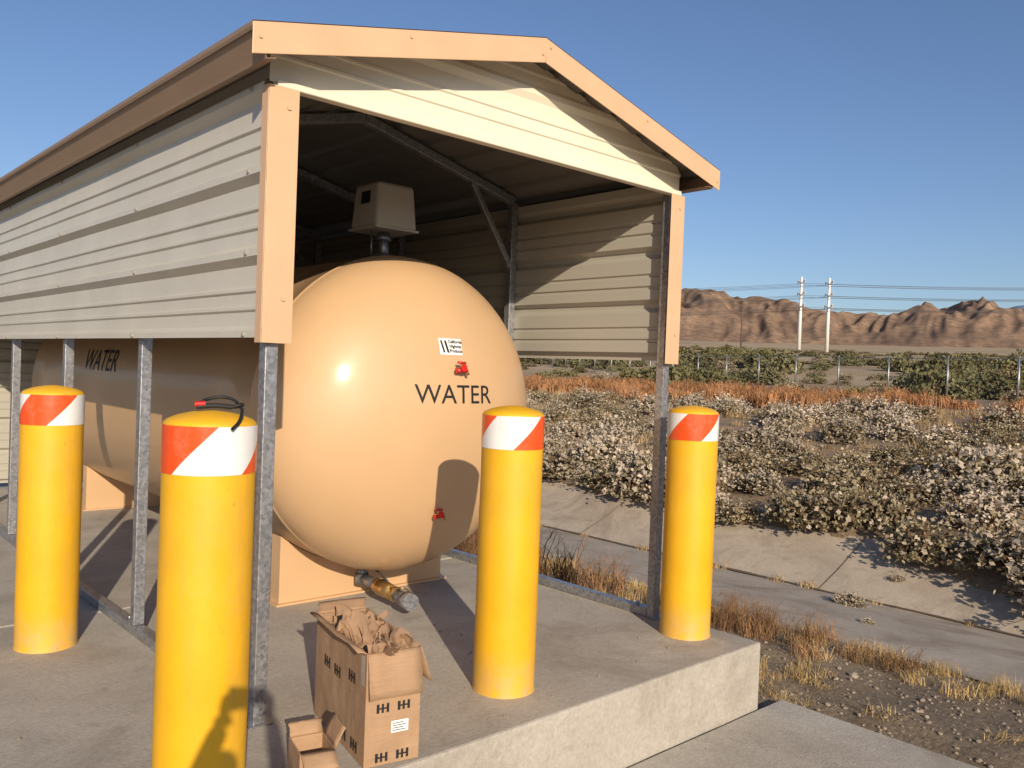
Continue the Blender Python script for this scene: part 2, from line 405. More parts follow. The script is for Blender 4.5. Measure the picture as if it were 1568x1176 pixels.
def saddle(y0,y1):
    a=.62;vs=[];pts=[(TX-a,0.0),(TX+a,0.0)]
    for i in range(17):
        x=a-2*a*i/16; pts.append((TX+x,TZ-math.sqrt((TR+.004)**2-x*x)))
    for y in (y0,y1):
        for p in pts: vs.append((p[0],y,p[1]))
    n=len(pts);fs=[tuple(range(n)),tuple(range(n,2*n))[::-1]]+[(i,(i+1)%n,n+(i+1)%n,n+i) for i in range(n)]
    o=mesh('saddle',vs,fs,M['tank'],tk); bmf(o); bevel(o,.003,1)
    cuboid('saddle_foot',(TX-a-.03,y0-.03,.001),(TX+a+.03,y1+.03,.014),M['tank'],tk)
saddle(1.50,1.62); saddle(5.43,5.55)
def heady(x,z,off=.003): return TY-TB*math.sqrt(max(0,1-((x-TX)**2+(z-TZ)**2)/TR**2))-off
def textmesh(body,size,fn,name,mat,parent,bold=0):
    cu=bpy.data.curves.new(name,'FONT'); cu.body=body; cu.size=size; cu.align_x='CENTER'; cu.offset=bold; cu.resolution_u=6
    t=bpy.data.objects.new(name,cu); COL.objects.link(t); bpy.context.view_layer.update()
    me=bpy.data.meshes.new_from_object(t); bpy.data.objects.remove(t)
    bm=bmesh.new(); bm.from_mesh(me); bmesh.ops.triangulate(bm,faces=bm.faces)
    for _ in range(4):
        es=[e for e in bm.edges if e.calc_length()>size*.12]
        if not es: break
        bmesh.ops.subdivide_edges(bm,edges=es,cuts=1); bmesh.ops.triangulate(bm,faces=bm.faces)
    for v in bm.verts: v.co=Vector(fn(v.co.x,v.co.y))
    me2=bpy.data.meshes.new(name); bm.to_mesh(me2); bm.free(); me2.materials.append(mat)
    return link(bpy.data.objects.new(name,me2),parent)
textmesh('WATER',.152,lambda u,v:(1.498+u*1.10,heady(1.498+u*1.10,1.290+v*1.03),1.290+v*1.03),'lettering',M['black'],tk,0)
def sidefn(u,v):
    z=1.37+v; return (TX-math.sqrt(TR**2-(z-TZ)**2)-.003,3.97-u,z)
textmesh('WATER',.24,sidefn,'side_lettering',M['black'],tk,.001)
def patch(x0,x1,z0,z1,mat,name,off,n=8):
    vs=[(x0+(x1-x0)*i/n,heady(x0+(x1-x0)*i/n,z0+(z1-z0)*j/n,off),z0+(z1-z0)*j/n) for j in range(n+1) for i in range(n+1)]
    fs=[(j*(n+1)+i,j*(n+1)+i+1,(j+1)*(n+1)+i+1,(j+1)*(n+1)+i) for j in range(n) for i in range(n)]
    return mesh(name,vs,fs,mat,tk,True)
patch(1.395,1.562,1.572,1.668,M['white'],'label',.003)
for k,(a,b) in enumerate(((1.404,1.416),(1.432,1.446))):
    z0,z1=1.585,1.655
    f=lambda x,z:(x,heady(x,z,.006),z)
    sh=-.016
    mesh('label_mark',[f(a-sh,z0),f(b-sh,z0),f(b,z1),f(a,z1)],[(0,1,2,3)],M['black'],tk)
for k,w in enumerate(('California','Highway','Products')):
    textmesh(w,.026,lambda u,v,k=k:(1.512+u,heady(1.512+u,1.642-.027*k+v,.006),1.642-.027*k+v),'label_text',M['black'],tk,.0006)
def valve(x,z,s=1):
    y=heady(x,z,0)
    cyl('valve_stub',(x,y+.02,z),(x,y-.05*s,z),.014*s,M['brass'],tk,12)
    cyl('valve_body',(x-.035*s,y-.045*s,z-.004),(x+.045*s,y-.045*s,z-.004),.015*s,M['red'],tk,12)
    cyl('valve_spout',(x+.04*s,y-.045*s,z),(x+.055*s,y-.05*s,z-.03*s),.010*s,M['brass'],tk,10)
    cyl('valve_stem',(x,y-.045*s,z),(x,y-.045*s,z+.04*s),.006,M['brass'],tk,8)
    cyl('valve_wheel',(x,y-.07*s,z+.012),(x,y-.078*s,z+.012),.024*s,M['red'],tk,10)
    cyl('valve_handle',(x-.03*s,y-.05*s,z+.045*s),(x+.03*s,y-.05*s,z+.042*s),.008*s,M['red'],tk,8)
valve(1.505,1.487,.95); valve(1.445,.625,.85)
dx,dy=1.385,1.40
cyl('drain_flange',(dx,dy,.235),(dx,dy,.19),.06,M['tank'],tk,20)
cyl('drain_pipe',(dx,dy,.2),(dx,dy,.12),.032,M['steel'],tk,16)
dv=Vector((-.05,-.62,-.015)).normalized(); p0=Vector((dx,dy,.125))
cyl('drain_elbow',(dx,dy,.155),(dx,dy,.088),.042,M['steel'],tk,16)
cyl('drain_run',p0,p0+dv*.22,.032,M['steel'],tk,16)
cyl('drain_union',p0+dv*.20,p0+dv*.25,.045,M['brass'],tk,8)
cyl('drain_valve',p0+dv*.25,p0+dv*.40,.052,M['brass'],tk,18,.044)
cyl('drain_nut',p0+dv*.40,p0+dv*.45,.046,M['brass'],tk,6)
cyl('drain_nozzle',p0+dv*.45,p0+dv*.55,.038,M['steel'],tk,16)
cyl('drain_cap',p0+dv*.55,p0+dv*.62,.050,M['galv'],tk,16)
beam('drain_lever',p0+dv*.33+Vector((0,0,.055)),p0+dv*.13+Vector((.03,0,.075)),.02,.006,M['steel'],tk)
curve('drain_chain',[tuple(p0+dv*.47+Vector((0,0,.04))),tuple(p0+dv*.42+Vector((.05,0,.03))),tuple(p0+dv*.54+Vector((.05,0,.03)))],.004,M['brass'],tk,'BEZIER')
gg=empty('level_gauge'); gg.parent=tk
gx0,gy0=1.47,1.42
cyl('riser',(gx0,gy0,2.15),(gx0,gy0,2.36),.038,M['steel'],gg,20)
cyl('riser_collar',(gx0,gy0,2.165),(gx0,gy0,2.215),.06,M['steel'],gg,20)
cyl('riser_nut',(gx0,gy0,2.30),(gx0,gy0,2.335),.052,M['steel'],gg,8)
cyl('sense_line',(gx0-.11,gy0-.03,2.15),(gx0-.11,gy0-.03,2.36),.007,M['steel'],gg,8)
hb=.158;ht=.138
vs=[(gx0-hb,gy0-hb,2.36),(gx0+hb,gy0-hb,2.36),(gx0+hb,gy0+hb,2.36),(gx0-hb,gy0+hb,2.36),
    (gx0-ht,gy0-ht,2.655),(gx0+ht,gy0-ht,2.655),(gx0+ht,gy0+ht,2.655),(gx0-ht,gy0+ht,2.655)]
o=mesh('enclosure',vs,CF,M['gauge'],gg); bevel(o,.028,4)
cuboid('enclosure_rim',(gx0-hb-.006,gy0-hb-.006,2.357),(gx0+hb+.006,gy0+hb+.006,2.372),M['gauge'],gg,.004)
xw=lambda z: gx0-hb+(hb-ht)*(z-2.36)/.295-.003
mesh('gauge_window',[(xw(2.52),gy0-.06,2.52),(xw(2.52),gy0+.045,2.52),(xw(2.60),gy0+.045,2.60),(xw(2.60),gy0-.06,2.60)],[(0,1,2,3)],M['black'],gg)

# ---------------------------------------------------------------- bollards
def bollard(x,y,a0,lean=0):
    e=empty('bollard',(x,y,0)); R=.145
    prof=[(R+.004,0),(R,.015)]+[(R,.015+.127*k) for k in range(1,10)]+[(R,1.285),(R-.002,1.293),(R-.012,1.303),(R-.04,1.315),(R-.08,1.325),(.02,1.331),(.0,1.332)]
    N=64;vs=[];fs=[]
    for r,z in prof[:-1]:
        for i in range(N):
            a=2*math.pi*i/N; q=r+(.0015*noise.noise((math.cos(a)*2+x,math.sin(a)*2,z*3)) if z<1.1 else 0); vs.append((q*math.cos(a),q*math.sin(a),z))
    for j in range(len(prof)-2):
        for i in range(N): fs.append((j*N+i,j*N+(i+1)%N,(j+1)*N+(i+1)%N,(j+1)*N+i))
    vs.append((0,0,prof[-1][1]))
    for i in range(N): fs.append(((len(prof)-2)*N+i,(len(prof)-2)*N+(i+1)%N,len(vs)-1))
    o=mesh('sleeve',vs,fs,M['yellow'],e,True)
    mm=o.modifiers.new('es','EDGE_SPLIT'); mm.split_angle=math.radians(50)
    f=(Vector((CAM.x-x,CAM.y-y,0))).normalized(); r=Vector((-f.y,f.x,0))
    z0,z1=1.135,1.287;vs=[];fs=[];uvs=[]
    for j,z in enumerate((z0,z1)):
        for i in range(N+1):
            t=-math.pi+2*math.pi*i/N; vs.append((f*math.cos(t)+r*math.sin(t))*(R+.0020)+Vector((0,0,z)))
            uvs.append(((math.degrees(t)-a0-j*58)/180.0,j))
    for i in range(N): fs.append((i,i+1,N+2+i,N+1+i))
    b=mesh('reflective_band',vs,fs,M['stripes'],e,True)
    ul=b.data.uv_layers.new(name='UVMap')
    for lp in b.data.loops: ul.data[lp.index].uv=uvs[lp.vertex_index]
    return e
bollard(-.417,1.53,-10); B2=(-.47,-.56); bollard(*B2,-48); bollard(1.09,-.31,-88); bollard(2.51,-.31,20)
cd=empty('bungee_cord',(B2[0],B2[1],1.332))
curve('handle',[(-.055,-.02,.012),(.0,-.035,.016),(.05,-.05,.012)],.008,M['rubber'],cd,'BEZIER')
curve('handle_grip',[(-.06,-.018,.02),(-.03,-.026,.022)],.009,M['red'],cd,'BEZIER')
curve('strap',[(-.05,-.0,.014),(-.0,.02,.035),(.06,-.01,.038),(.075,-.06,.01),(.06,-.10,.0),(.03,-.145,-.03),(-.0,-.165,-.05)],.0055,M['rubber'],cd,'BEZIER')
curve('hook',[(.05,-.05,.012),(.08,-.05,.02),(.09,-.03,.015),(.07,-.02,.01)],.006,M['rubber'],cd,'BEZIER')

# ---------------------------------------------------------------- cardboard box
def cbox(name,corner,ang,w,l,h,flaps,paper=True,marks=True):
    e=empty(name,(corner[0],corner[1],.002)); e.rotation_euler=(0,0,ang); t=.006
    cuboid('bottom',(t,t,0),(w-t,l-t,t),M['card'],e)
    cuboid('front',(0,0,0),(w,t,h),M['card'],e); cuboid('back',(0,l-t,0),(w,l,h),M['card'],e)
    cuboid('left',(0,t,0),(t,l-t,h),M['card'],e); cuboid('right',(w-t,t,0),(w,l-t,h),M['card'],e)
    def flap(nm,p,q,d,k=5):
        p=Vector(p);q=Vector(q);d=Vector(d);vs=[];fs=[]
        for j in range(k+1):
            for i in range(k+1):
                s=i/k;u=j/k; v=p.lerp(q,s)+d*u+Vector((0,0,-.02*u*u))+Vector((noise.noise((s*3,u*3,len(nm))),noise.noise((s*3,u*3,4)),0))*.012*u
                if j==k: v+=d*(.06*noise.noise((s*9,1,len(nm))))
                vs.append(v)
        for j in range(k):
            for i in range(k): a=j*(k+1)+i; fs.append((a,a+1,a+k+2,a+k+1))
        o=mesh(nm,vs,fs,M['card'],e,True); m=o.modifiers.new('s','SOLIDIFY'); m.thickness=.005; m.offset=0
    for f in flaps:
        if f[0]=='F': flap('flap_front',(.004,-.001,h),(w-.004,-.001,h),f[1])
        if f[0]=='B': flap('flap_back',(.004,l,h),(w-.004,l,h),f[1])
        if f[0]=='L': flap('flap_left',(0,.004,h),(0,l-.004,h),f[1])
        if f[0]=='R': flap('flap_right',(w,.004,h),(w,l-.004,h),f[1])
    if paper:
        random.seed(9)
        for k in range(12):
            n=26; c=Vector((w*(.2+.6*random.random()),l*(.08+.84*(k+.5)/12),h-.065+.035*random.random()))
            rx=Matrix.Rotation(random.uniform(-.5,.5),3,'X')@Matrix.Rotation(random.uniform(0,6),3,'Z')@Matrix.Rotation(random.uniform(-.5,.5),3,'Y')
            s=.20+.08*random.random(); vs=[];fs=[]
            for j in range(n):
                for i in range(n):
                    u,v=i/(n-1)-.5,j/(n-1)-.5
                    q=Vector((u*3.4+k*3,v*3.4,k*1.7)); 
                    zz=.55*abs(noise.noise(q))+.34*abs(noise.noise(q*2.3))+.16*abs(noise.noise(q*5))-.55*(u*u+v*v)
                    sh=Vector((noise.noise(q*1.5+Vector((9,0,0))),noise.noise(q*1.5+Vector((0,9,0))),0))*.28
                    vs.append(c+rx@((Vector((u*.8,v*.8,zz-.12))+sh)*s))
            for j in range(n-1):
                for i in range(n-1): fs.append((j*n+i,j*n+i+1,(j+1)*n+i+1,(j+1)*n+i))
            vv=[]
            for v in vs:
                if v.z<h+.006: v=Vector((min(max(v.x,.012),w-.012),min(max(v.y,.012),l-.012),v.z))
                vv.append(v)
            mesh('crumpled_paper',vv,fs,M['paper'],e)
    if marks:
        def hh(px_,pz,sc,side):
            for a in ((-.026,-.015),(-.006,.003),(.014,.024)):
                q=[(a[0],-.017),(a[1],-.017),(a[1],.017),(a[0],.017)]
                if side: vs=[(-.0025,px_-u*sc,pz+v*sc) for u,v in q]
                else: vs=[(px_+u*sc,-.0025,pz+v*sc) for u,v in q]
                mesh('print_mark',vs,[(0,1,2,3)],M['black'],e)
            q=[(-.02,-.003),(.02,-.003),(.02,.003),(-.02,.003)]
            if side: vs=[(-.0032,px_-u*sc,pz+v*sc) for u,v in q]
            else: vs=[(px_+u*sc,-.0032,pz+v*sc) for u,v in q]
            mesh('print_bar',vs,[(0,1,2,3)],M['black'],e)
        for a,b in ((.07,.215),(.155,.215),(.07,.03),(.155,.03)): hh(a,b,1,False)
        for a,b in ((.10,.05),(.22,.05),(.30,.27),(.42,.27),(.14,.30)): hh(a,b,1.3,True)
        mesh('shipping_label',[(.105,-.002,.115),(.175,-.002,.115),(.175,-.002,.16),(.105,-.002,.16)],[(0,1,2,3)],M['white'],e)
        for k in range(4): mesh('label_print',[(.11,-.003,.122+.009*k),(.165-.01*(k%2),-.003,.122+.009*k),(.165-.01*(k%2),-.003,.125+.009*k),(.11,-.003,.125+.009*k)],[(0,1,2,3)],M['black'],e)
        mesh('tape',[(-.002,.01,.30),(-.002,.05,.30),(-.002,.05,.415),(-.002,.01,.415)],[(0,1,2,3)],simple('packing_tape',(.5,.42,.33),.15),e)
    return e
cbox('cardboard_box',(.128,-.612),math.radians(-11),.222,.57,.425,
     [('F',(0,-.03,-.145)),('L',(-.035,.0,.03)),('R',(.045,0,-.12)),('B',(.02,.06,.05))])
cbox('cardboard_box',(-.12,-.585),math.radians(-14),.13,.16,.11,[('R',(.035,0,.09)),('B',(0,.03,.06)),('F',(0,-.06,-.02))],False,False)

# ---------------------------------------------------------------- vegetation
def vmat(name,c,var=.3):
    m,nt,b=new_mat(name)
    oi=nt.nodes.new('ShaderNodeObjectInfo')
    a=ramp(nt,nz(nt,6,3),[(.3,tuple(x*(1-var) for x in c)),(.7,tuple(min(1,x*(1+var)) for x in c))])
    rr=ramp(nt,oi.outputs['Random'],[(0,(.66,.64,.58)),(.5,(.93,.92,.88)),(1,(1.2,1.16,1.1))])
    nt.links.new(mix(nt,a,rr,1.0,'MULTIPLY'),b.inputs['Base Color']); b.inputs['Roughness'].default_value=.9
    b.inputs['Specular IOR Level'].default_value=.1
    return m
V_head=vmat('dried_flower_heads',(.48,.405,.325)); V_leaf=vmat('grey_green_leaves',(.29,.245,.155)); V_stem=vmat('twigs',(.15,.10,.06))
V_olive=vmat('olive_leaves',(.17,.16,.08)); V_red=vmat('red_straw',(.44,.23,.115)); V_gold=vmat('golden_straw',(.55,.39,.18)); V_rb=vmat('russet_straw',(.27,.155,.085)); V_straw=vmat('pale_straw',(.48,.35,.20))
def shrub_mesh(name,seed,mats,nhead=1150,nin=260,fl=.65,hs=.052,zsq=.85):
    r=np.random.default_rng(seed);vs=[];fs=[];mi=[]
    def quad(c,s,m,asp=1.0):
        a=r.normal(size=3);a/=np.linalg.norm(a);b=np.cross(a,r.normal(size=3));b/=np.linalg.norm(b)
        k=len(vs); vs.extend([c-a*s-b*s*asp,c+a*s-b*s*asp*.6,c+a*s*.8+b*s*asp,c-a*s*.7+b*s*asp]);fs.append((k,k+1,k+2,k+3));mi.append(m)
    off=r.random()*50
    def rad(d): return .76+.38*noise.noise((d[0]*1.7+off,d[1]*1.7,d[2]*1.7))+.28*noise.noise((d[0]*4.2+off,d[1]*4.2,d[2]*4.2))
    for i in range(nin):
        d=r.normal(size=3);d[2]=abs(d[2]);d/=np.linalg.norm(d);R=rad(d)*r.uniform(.3,.8)
        quad(np.array([d[0]*R,d[1]*R,d[2]*R*zsq]),.075,1 if r.random()<.5 else 2)
    for i in range(nhead):
        d=r.normal(size=3);d[2]=abs(d[2])*1.0;d/=np.linalg.norm(d);cl=noise.noise((d[0]*7+off,d[1]*7,d[2]*7+9))
        R=rad(d)*(r.uniform(.82,1.05) if cl>-.12 else r.uniform(.65,.88))
        hd= (cl>-.12) and r.random()<fl*(.42+.8*d[2])
        quad(np.array([d[0]*R,d[1]*R,d[2]*R*zsq]),hs*r.uniform(.35,.9)*(1 if hd else .8),0 if hd else (1 if r.random()<.8 else 2))
    for i in range(150):
        d=r.normal(size=3);d[2]=abs(d[2]);d/=np.linalg.norm(d);R=rad(d)*r.uniform(.95,1.22)
        e=np.array([d[0]*R,d[1]*R,d[2]*R*zsq]);st=e*r.uniform(.4,.7);sd=np.cross(d,[0,0,1])*.008
        k=len(vs);vs.extend([st-sd,st+sd,e]);fs.append((k,k+1,k+2));mi.append(2)
        if fl>.3: quad(e,.028,0)
    me=bpy.data.meshes.new(name);me.from_pydata([tuple(v) for v in vs],[],fs)
    for m in mats: me.materials.append(m)
    me.polygons.foreach_set('material_index',mi);me.update();return me
def tuft_mesh(name,seed,mat,nb=90,spread=.35,h=1.0,w=.012,rad=.25,heads=False):
    r=np.random.default_rng(seed);vs=[];fs=[]
    for i in range(nb):
        a=r.random()*6.283;R=rad*math.sqrt(r.random());x,y=R*math.cos(a),R*math.sin(a)
        b=r.random()*6.283;l=h*r.uniform(.35,1);o=spread*r.random()*l
        dx_,dy_=math.cos(b)*o,math.sin(b)*o;s=np.array([-math.sin(b+r.random()),math.cos(b),0])*w
        p0=np.array([x,y,-.02]);p1=p0+np.array([dx_*.35,dy_*.35,l*.6]);p2=p0+np.array([dx_,dy_,l*r.uniform(.75,1)])
        k=len(vs);vs.extend([p0-s,p0+s,p1+s*.7,p1-s*.7,p2]);fs.extend([(k,k+1,k+2,k+3),(k+3,k+2,k+4)])
        if heads:
            for q in range(3):
                c=p1+(p2-p1)*r.random();e=c+r.normal(size=3)*.07*h+np.array([0,0,.05*h]);k=len(vs);vs.extend([c-s*.5,c+s*.5,e]);fs.append((k,k+1,k+2))
    me=bpy.data.meshes.new(name);me.from_pydata([tuple(v) for v in vs],[],fs);me.materials.append(mat);me.update();return me
def place(meshes,parent,name,x,y,s,sz=None,rs=random):
    ob=bpy.data.objects.new(name,rs.choice(meshes)); ob.location=(x,y,terr(x,y)-.01); ob.scale=(s,s*rs.uniform(.85,1.15),sz or s); ob.rotation_euler=(rs.uniform(-.08,.08),rs.uniform(-.08,.08),rs.uniform(0,6.28))
    link(ob,parent)
random.seed(11)
buck=[shrub_mesh('buckwheat',i,[V_head,V_leaf,V_stem],fl=.85) for i in range(5)]
brn=[shrub_mesh('brush',10+i,[V_head,V_leaf,V_stem],fl=.2) for i in range(3)]
olv=[shrub_mesh('olive_bush',20+i,[V_olive,V_olive,V_stem],fl=.9,nhead=700,nin=200,hs=.08) for i in range(3)]
red=[tuft_mesh('red_tuft',30+i,V_red,70,.5,1,.022,.45,True) for i in range(3)]
gold=[tuft_mesh('gold_tuft',40+i,V_gold,60,1.1,1,.009,.45) for i in range(3)]
rus=[tuft_mesh('russet_tuft',50+i,V_rb,110,.8,1,.006,.35,True) for i in range(3)]
straw=[tuft_mesh('straw_tuft',60+i,V_straw,50,.9,1,.014,.4) for i in range(3)]
E_b=empty('buckwheat_shrubs');E_br=empty('dry_brush');E_o=empty('green_bushes');E_r=empty('red_grass');E_g=empty('golden_grass');E_ru=empty('russet_weeds');E_s=empty('dry_field_grass')
def polar(r0,r1,a0=.5,a1=1.40):
    r=math.sqrt(random.uniform(r0*r0,r1*r1));a=random.uniform(a0,a1);return CAM.x+r*math.sin(a),CAM.y+r*math.cos(a)
pts=[]
for i in range(36):
    y=-4+i*.68+random.uniform(-.2,.2);pts.append((lip(y)+random.uniform(.02,.38),y))
cnt=0
while len(pts)<400 and cnt<30000:
    cnt+=1;x,y=polar(10,34)
    if not(9.5<x<24.5): continue
    d=.86 if x<15 else 1.05
    if any((x-p[0])**2+(y-p[1])**2<d*d for p in pts): continue
    pts.append((x,y))
for x,y in pts:
    n=noise.noise((x*.22,y*.22,2)); bare=noise.noise((x*.3,y*.3,8))
    if bare>.24 and x>11: continue
    right=(y<5 and x>12); near=1.2 if (y<2.5 and x<13) else 1.0
    if n>.22 or (right and random.random()<.5) or random.random()<.10: place(brn,E_br,'shrub',x,y,random.uniform(.45,.8)*near,random.uniform(.35,.7)*near)
    else:
        s=random.choice((.34,.46,.56,.66,.80))*near; place(buck,E_b,'shrub',x,y,s,s*random.uniform(.75,1.1))
for i in range(1400):
    x,y=polar(10,40)
    if 9.4<x<30: place(straw,E_s,'tuft',x,y,random.uniform(.25,.6),random.uniform(.12,.36))
for i in range(1400):
    y=random.uniform(-12,60); x=29+random.gauss(0,3.2)+y*.03
    if noise.noise((x*.2,y*.2,5))>.22 or x<22: continue
    place(red,E_r,'tuft',x,y,random.uniform(.6,1.3),random.uniform(.25,.85))
for i in range(80):
    x,y=polar(44,95)
    if x>37: place(olv if random.random()<.4 else brn,E_o,'bush',x,y,random.uniform(.6,1.3),random.uniform(.5,1.0))
for i in range(60):
    a=random.gauss(.965,.04) if random.random()<.55 else random.uniform(1.18,1.31);r=random.uniform(48,70)
    s=random.uniform(.9,2.1); place(olv,E_o,'bush',CAM.x+r*math.sin(a),CAM.y+r*math.cos(a),s,s*random.uniform(.6,1.2))
for i in range(90):
    a=random.uniform(.7,1.33);r=random.uniform(90,190)
    s=random.uniform(1.4,3.2); place(olv,E_o,'bush',CAM.x+r*math.sin(a),CAM.y+r*math.cos(a),s,s*random.uniform(.6,1.2))
for i in range(420):
    x,y=polar(95,420)
    if x>60: place(olv if random.random()<.5 else brn,E_o,'bush',x,y,random.uniform(1.0,2.8),random.uniform(.6,1.8))
for i in range(420):
    x=random.gauss(4.46,.22) if random.random()<.72 else random.uniform(3.1,4.8); y=random.uniform(-2.6,9)
    if x<2.9 or x>5.1: continue
    place(gold,E_g,'tuft',x,y,random.uniform(.09,.26),random.uniform(.04,.17))
for i in range(40):
    x=random.uniform(2.95,3.5);y=random.uniform(-.75,.7)
    place(gold,E_g,'tuft',x,y,random.uniform(.12,.24),random.uniform(.06,.15))
for i in range(46):
    x=random.uniform(3.1,4.5);y=random.uniform(1.3,7)
    place(rus,E_ru,'tuft',x,y,random.uniform(.5,.8),random.uniform(.35,.7))
for i in range(14):
    x=random.uniform(3.8,4.9);y=random.uniform(-1.2,1.3)
    place(rus,E_ru,'tuft',x,y,random.uniform(.3,.5),random.uniform(.15,.36))
for i in range(34):
    y=random.uniform(-3,12); ob=bpy.data.objects.new('tuft',random.choice(straw)); ob.location=(XI+random.uniform(-.1,.06),y,hz(XI,y));s=random.uniform(.08,.3);ob.scale=(s,s,s*.6);link(ob,E_s)
for xx,yy,s in ((7.2,.95,.24),(6.0,.2,.09),(5.6,1.9,.10),(8.5,1.0,.12)):
    ob=bpy.data.objects.new('shrub',buck[1]);ob.location=(xx,yy,hz(xx,yy));ob.scale=(s,s,s*.8);link(ob,E_b)
# gravel
vs=[];fs=[]
ico=bmesh.new();bmesh.ops.create_icosphere(ico,subdivisions=1,radius=1);iv=np.array([v.co[:] for v in ico.verts]);ifc=[[v.index for v in f.verts] for f in ico.faces];ico.free()
for i in range(4800):
    x=rng.uniform(2.98,4.8);y=rng.uniform(-3.5,6) 
    s=.004+.015*rng.random()**3
    if rng.random()<.015: s*=2.2
    v=iv*(1+.35*(rng.random((12,1))-.5))*s*np.array([1,rng.uniform(.6,1),.6]);a=rng.random()*6.28
    ca,sa=math.cos(a),math.sin(a);k=len(vs)
    for q in v: vs.append((x+q[0]*ca-q[1]*sa,y+q[0]*sa+q[1]*ca,terr(x,y)+q[2]+s*.2))
    fs+= [tuple(k+t for t in f) for f in ifc]
for i in range(70):
    x=rng.uniform(9.6,16);y=rng.uniform(-3,8);s=rng.uniform(.03,.12)
    v=iv*(1+.35*(rng.random((12,1))-.5))*s*np.array([1,.8,.6]);k=len(vs)
    for q in v: vs.append((x+q[0],y+q[1],terr(x,y)+q[2]))
    fs+= [tuple(k+t for t in f) for f in ifc]
for i in range(130):
    x=rng.uniform(-.8,2.9);y=rng.uniform(-1.6,.9);z=0 if y>YS+.05 else -.37
    if abs(y-YS)<.06 or x>2.65: continue
    s=rng.uniform(.003,.009);k=len(vs)
    for q in iv*s*np.array([1.2,1,.6]): vs.append((x+q[0],y+q[1],z+q[2]+s*.4))
    fs+= [tuple(k+t for t in f) for f in ifc]
mesh('gravel',vs,fs,M['rock'])

# ---------------------------------------------------------------- fence
fe=empty('chain_link_fence')
def fpt(t): return Vector((37.2+5.7/12.3*t,7.7+t,0))
fp=[]
for i in range(22):
    p=fpt(-16+3.4*i);z=terr(p.x,p.y);fp.append(Vector((p.x,p.y,z)))
    cyl('fence_post',(p.x,p.y,z-.1),(p.x,p.y,z+2.1),.05,M['galv'],fe,8)
curve('top_rail',[tuple(p+Vector((0,0,1.98))) for p in fp],.018,M['galv'],fe,res=1)
lines=[]
for a,b in zip(fp[:-1],fp[1:]):
    for k in range(15):
        t0=k/14; lines.append([tuple(a.lerp(b,t0)+Vector((0,0,.05))),tuple(a.lerp(b,min(1,t0+.35))+Vector((0,0,.05+1.9*min(1,(1-t0)/.35))))])
        lines.append([tuple(a.lerp(b,t0)+Vector((0,0,.05))),tuple(a.lerp(b,max(0,t0-.35))+Vector((0,0,.05+1.9*min(1,t0/.35))))])
curve('mesh_wire',lines,.003,M['galv'],fe,res=0)

# distant white building
bx,by=128,124;bz=terr(bx,by)-.3;db=empty('white_building',(bx,by,bz));db.rotation_euler=(0,0,-.75)
cuboid('walls',(-9,-3,0),(9,3,3.2),M['white'],db)
mesh('roof',[(-9.4,-3.4,3.2),(9.4,-3.4,3.2),(9.4,3.4,3.2),(-9.4,3.4,3.2),(-9.4,0,4.4),(9.4,0,4.4)],[(0,1,5,4),(2,3,4,5),(0,4,3),(1,2,5),(0,3,2,1)],M['gauge'],db)
for xx in (-6,-2,2,6): cuboid('window',(xx-.6,-3.03,1.1),(xx+.6,-3.0,2.1),M['black'],db)
cuboid('door',(-.5,-3.03,0.02),(.5,-3.001,2.1),M['eave'],db)

# ---------------------------------------------------------------- power line
M['pole']=simple('pale_pole',(.75,.73,.68),.6,var=.03);M['wire']=simple('wire',(.05,.05,.055),.6);M['wood']=simple('weathered_wood',(.13,.09,.065),.9)
ldir=Vector((.80,-.60,0)).normalized()
def tower(x,y):
    z=terr(x,y);e=empty('transmission_tower',(x,y,z)); H=34.5
    cyl('pole',(0,0,-1),(0,0,H),.95,M['pole'],e,16,.5)
    pd=Vector((-ldir.y,ldir.x,0))
    for k,h in enumerate((H-3,H-8.5,H-14)):
        for s in (-1,1):
            e0=pd*s*.5+Vector((0,0,h));e1=pd*s*(3.8)+Vector((0,0,h+1.4))
            beam('arm',e0,e1,.35,.45,M['pole'],e,bv=0); cyl('insulator',e1,e1-Vector((0,0,1.9)),.22,M['gauge'],e,8)
    return Vector((x,y,z)),pd,H
T1=tower(360.5,198.8);T2=tower(370.2,190.2)
ln=empty('power_lines');wl=[]
for (c,pd,H) in (T1,T2):
    for h in (H-3,H-8.5,H-14):
        for s in (-1,1):
            p=c+pd*s*3.8+Vector((0,0,h-.4))
            for sg,ee in ((1,Vector((330,-250,30))),(-1,Vector((-250,330,-6)))):
                P=[]
                for k in range(15):
                    t=k/14;q=p+ee*t;q.z-=8*4*t*(1-t)*.8;P.append(tuple(q))
                wl.append(P)
curve('conductors',wl,.07,M['wire'],ln,res=1)
px,py=255.5,162;pz=terr(px,py);up=empty('utility_pole',(px,py,pz));cyl('pole',(0,0,-1),(0,0,17),.32,M['wood'],up,8,.22);beam('crossarm',(-1.6,1.4,15.6),(1.6,-1.4,15.6),.3,.3,M['wood'],up,bv=0);beam('crossarm',(-1.2,1.,13),(1.2,-1.,13),.3,.3,M['wood'],up,bv=0)

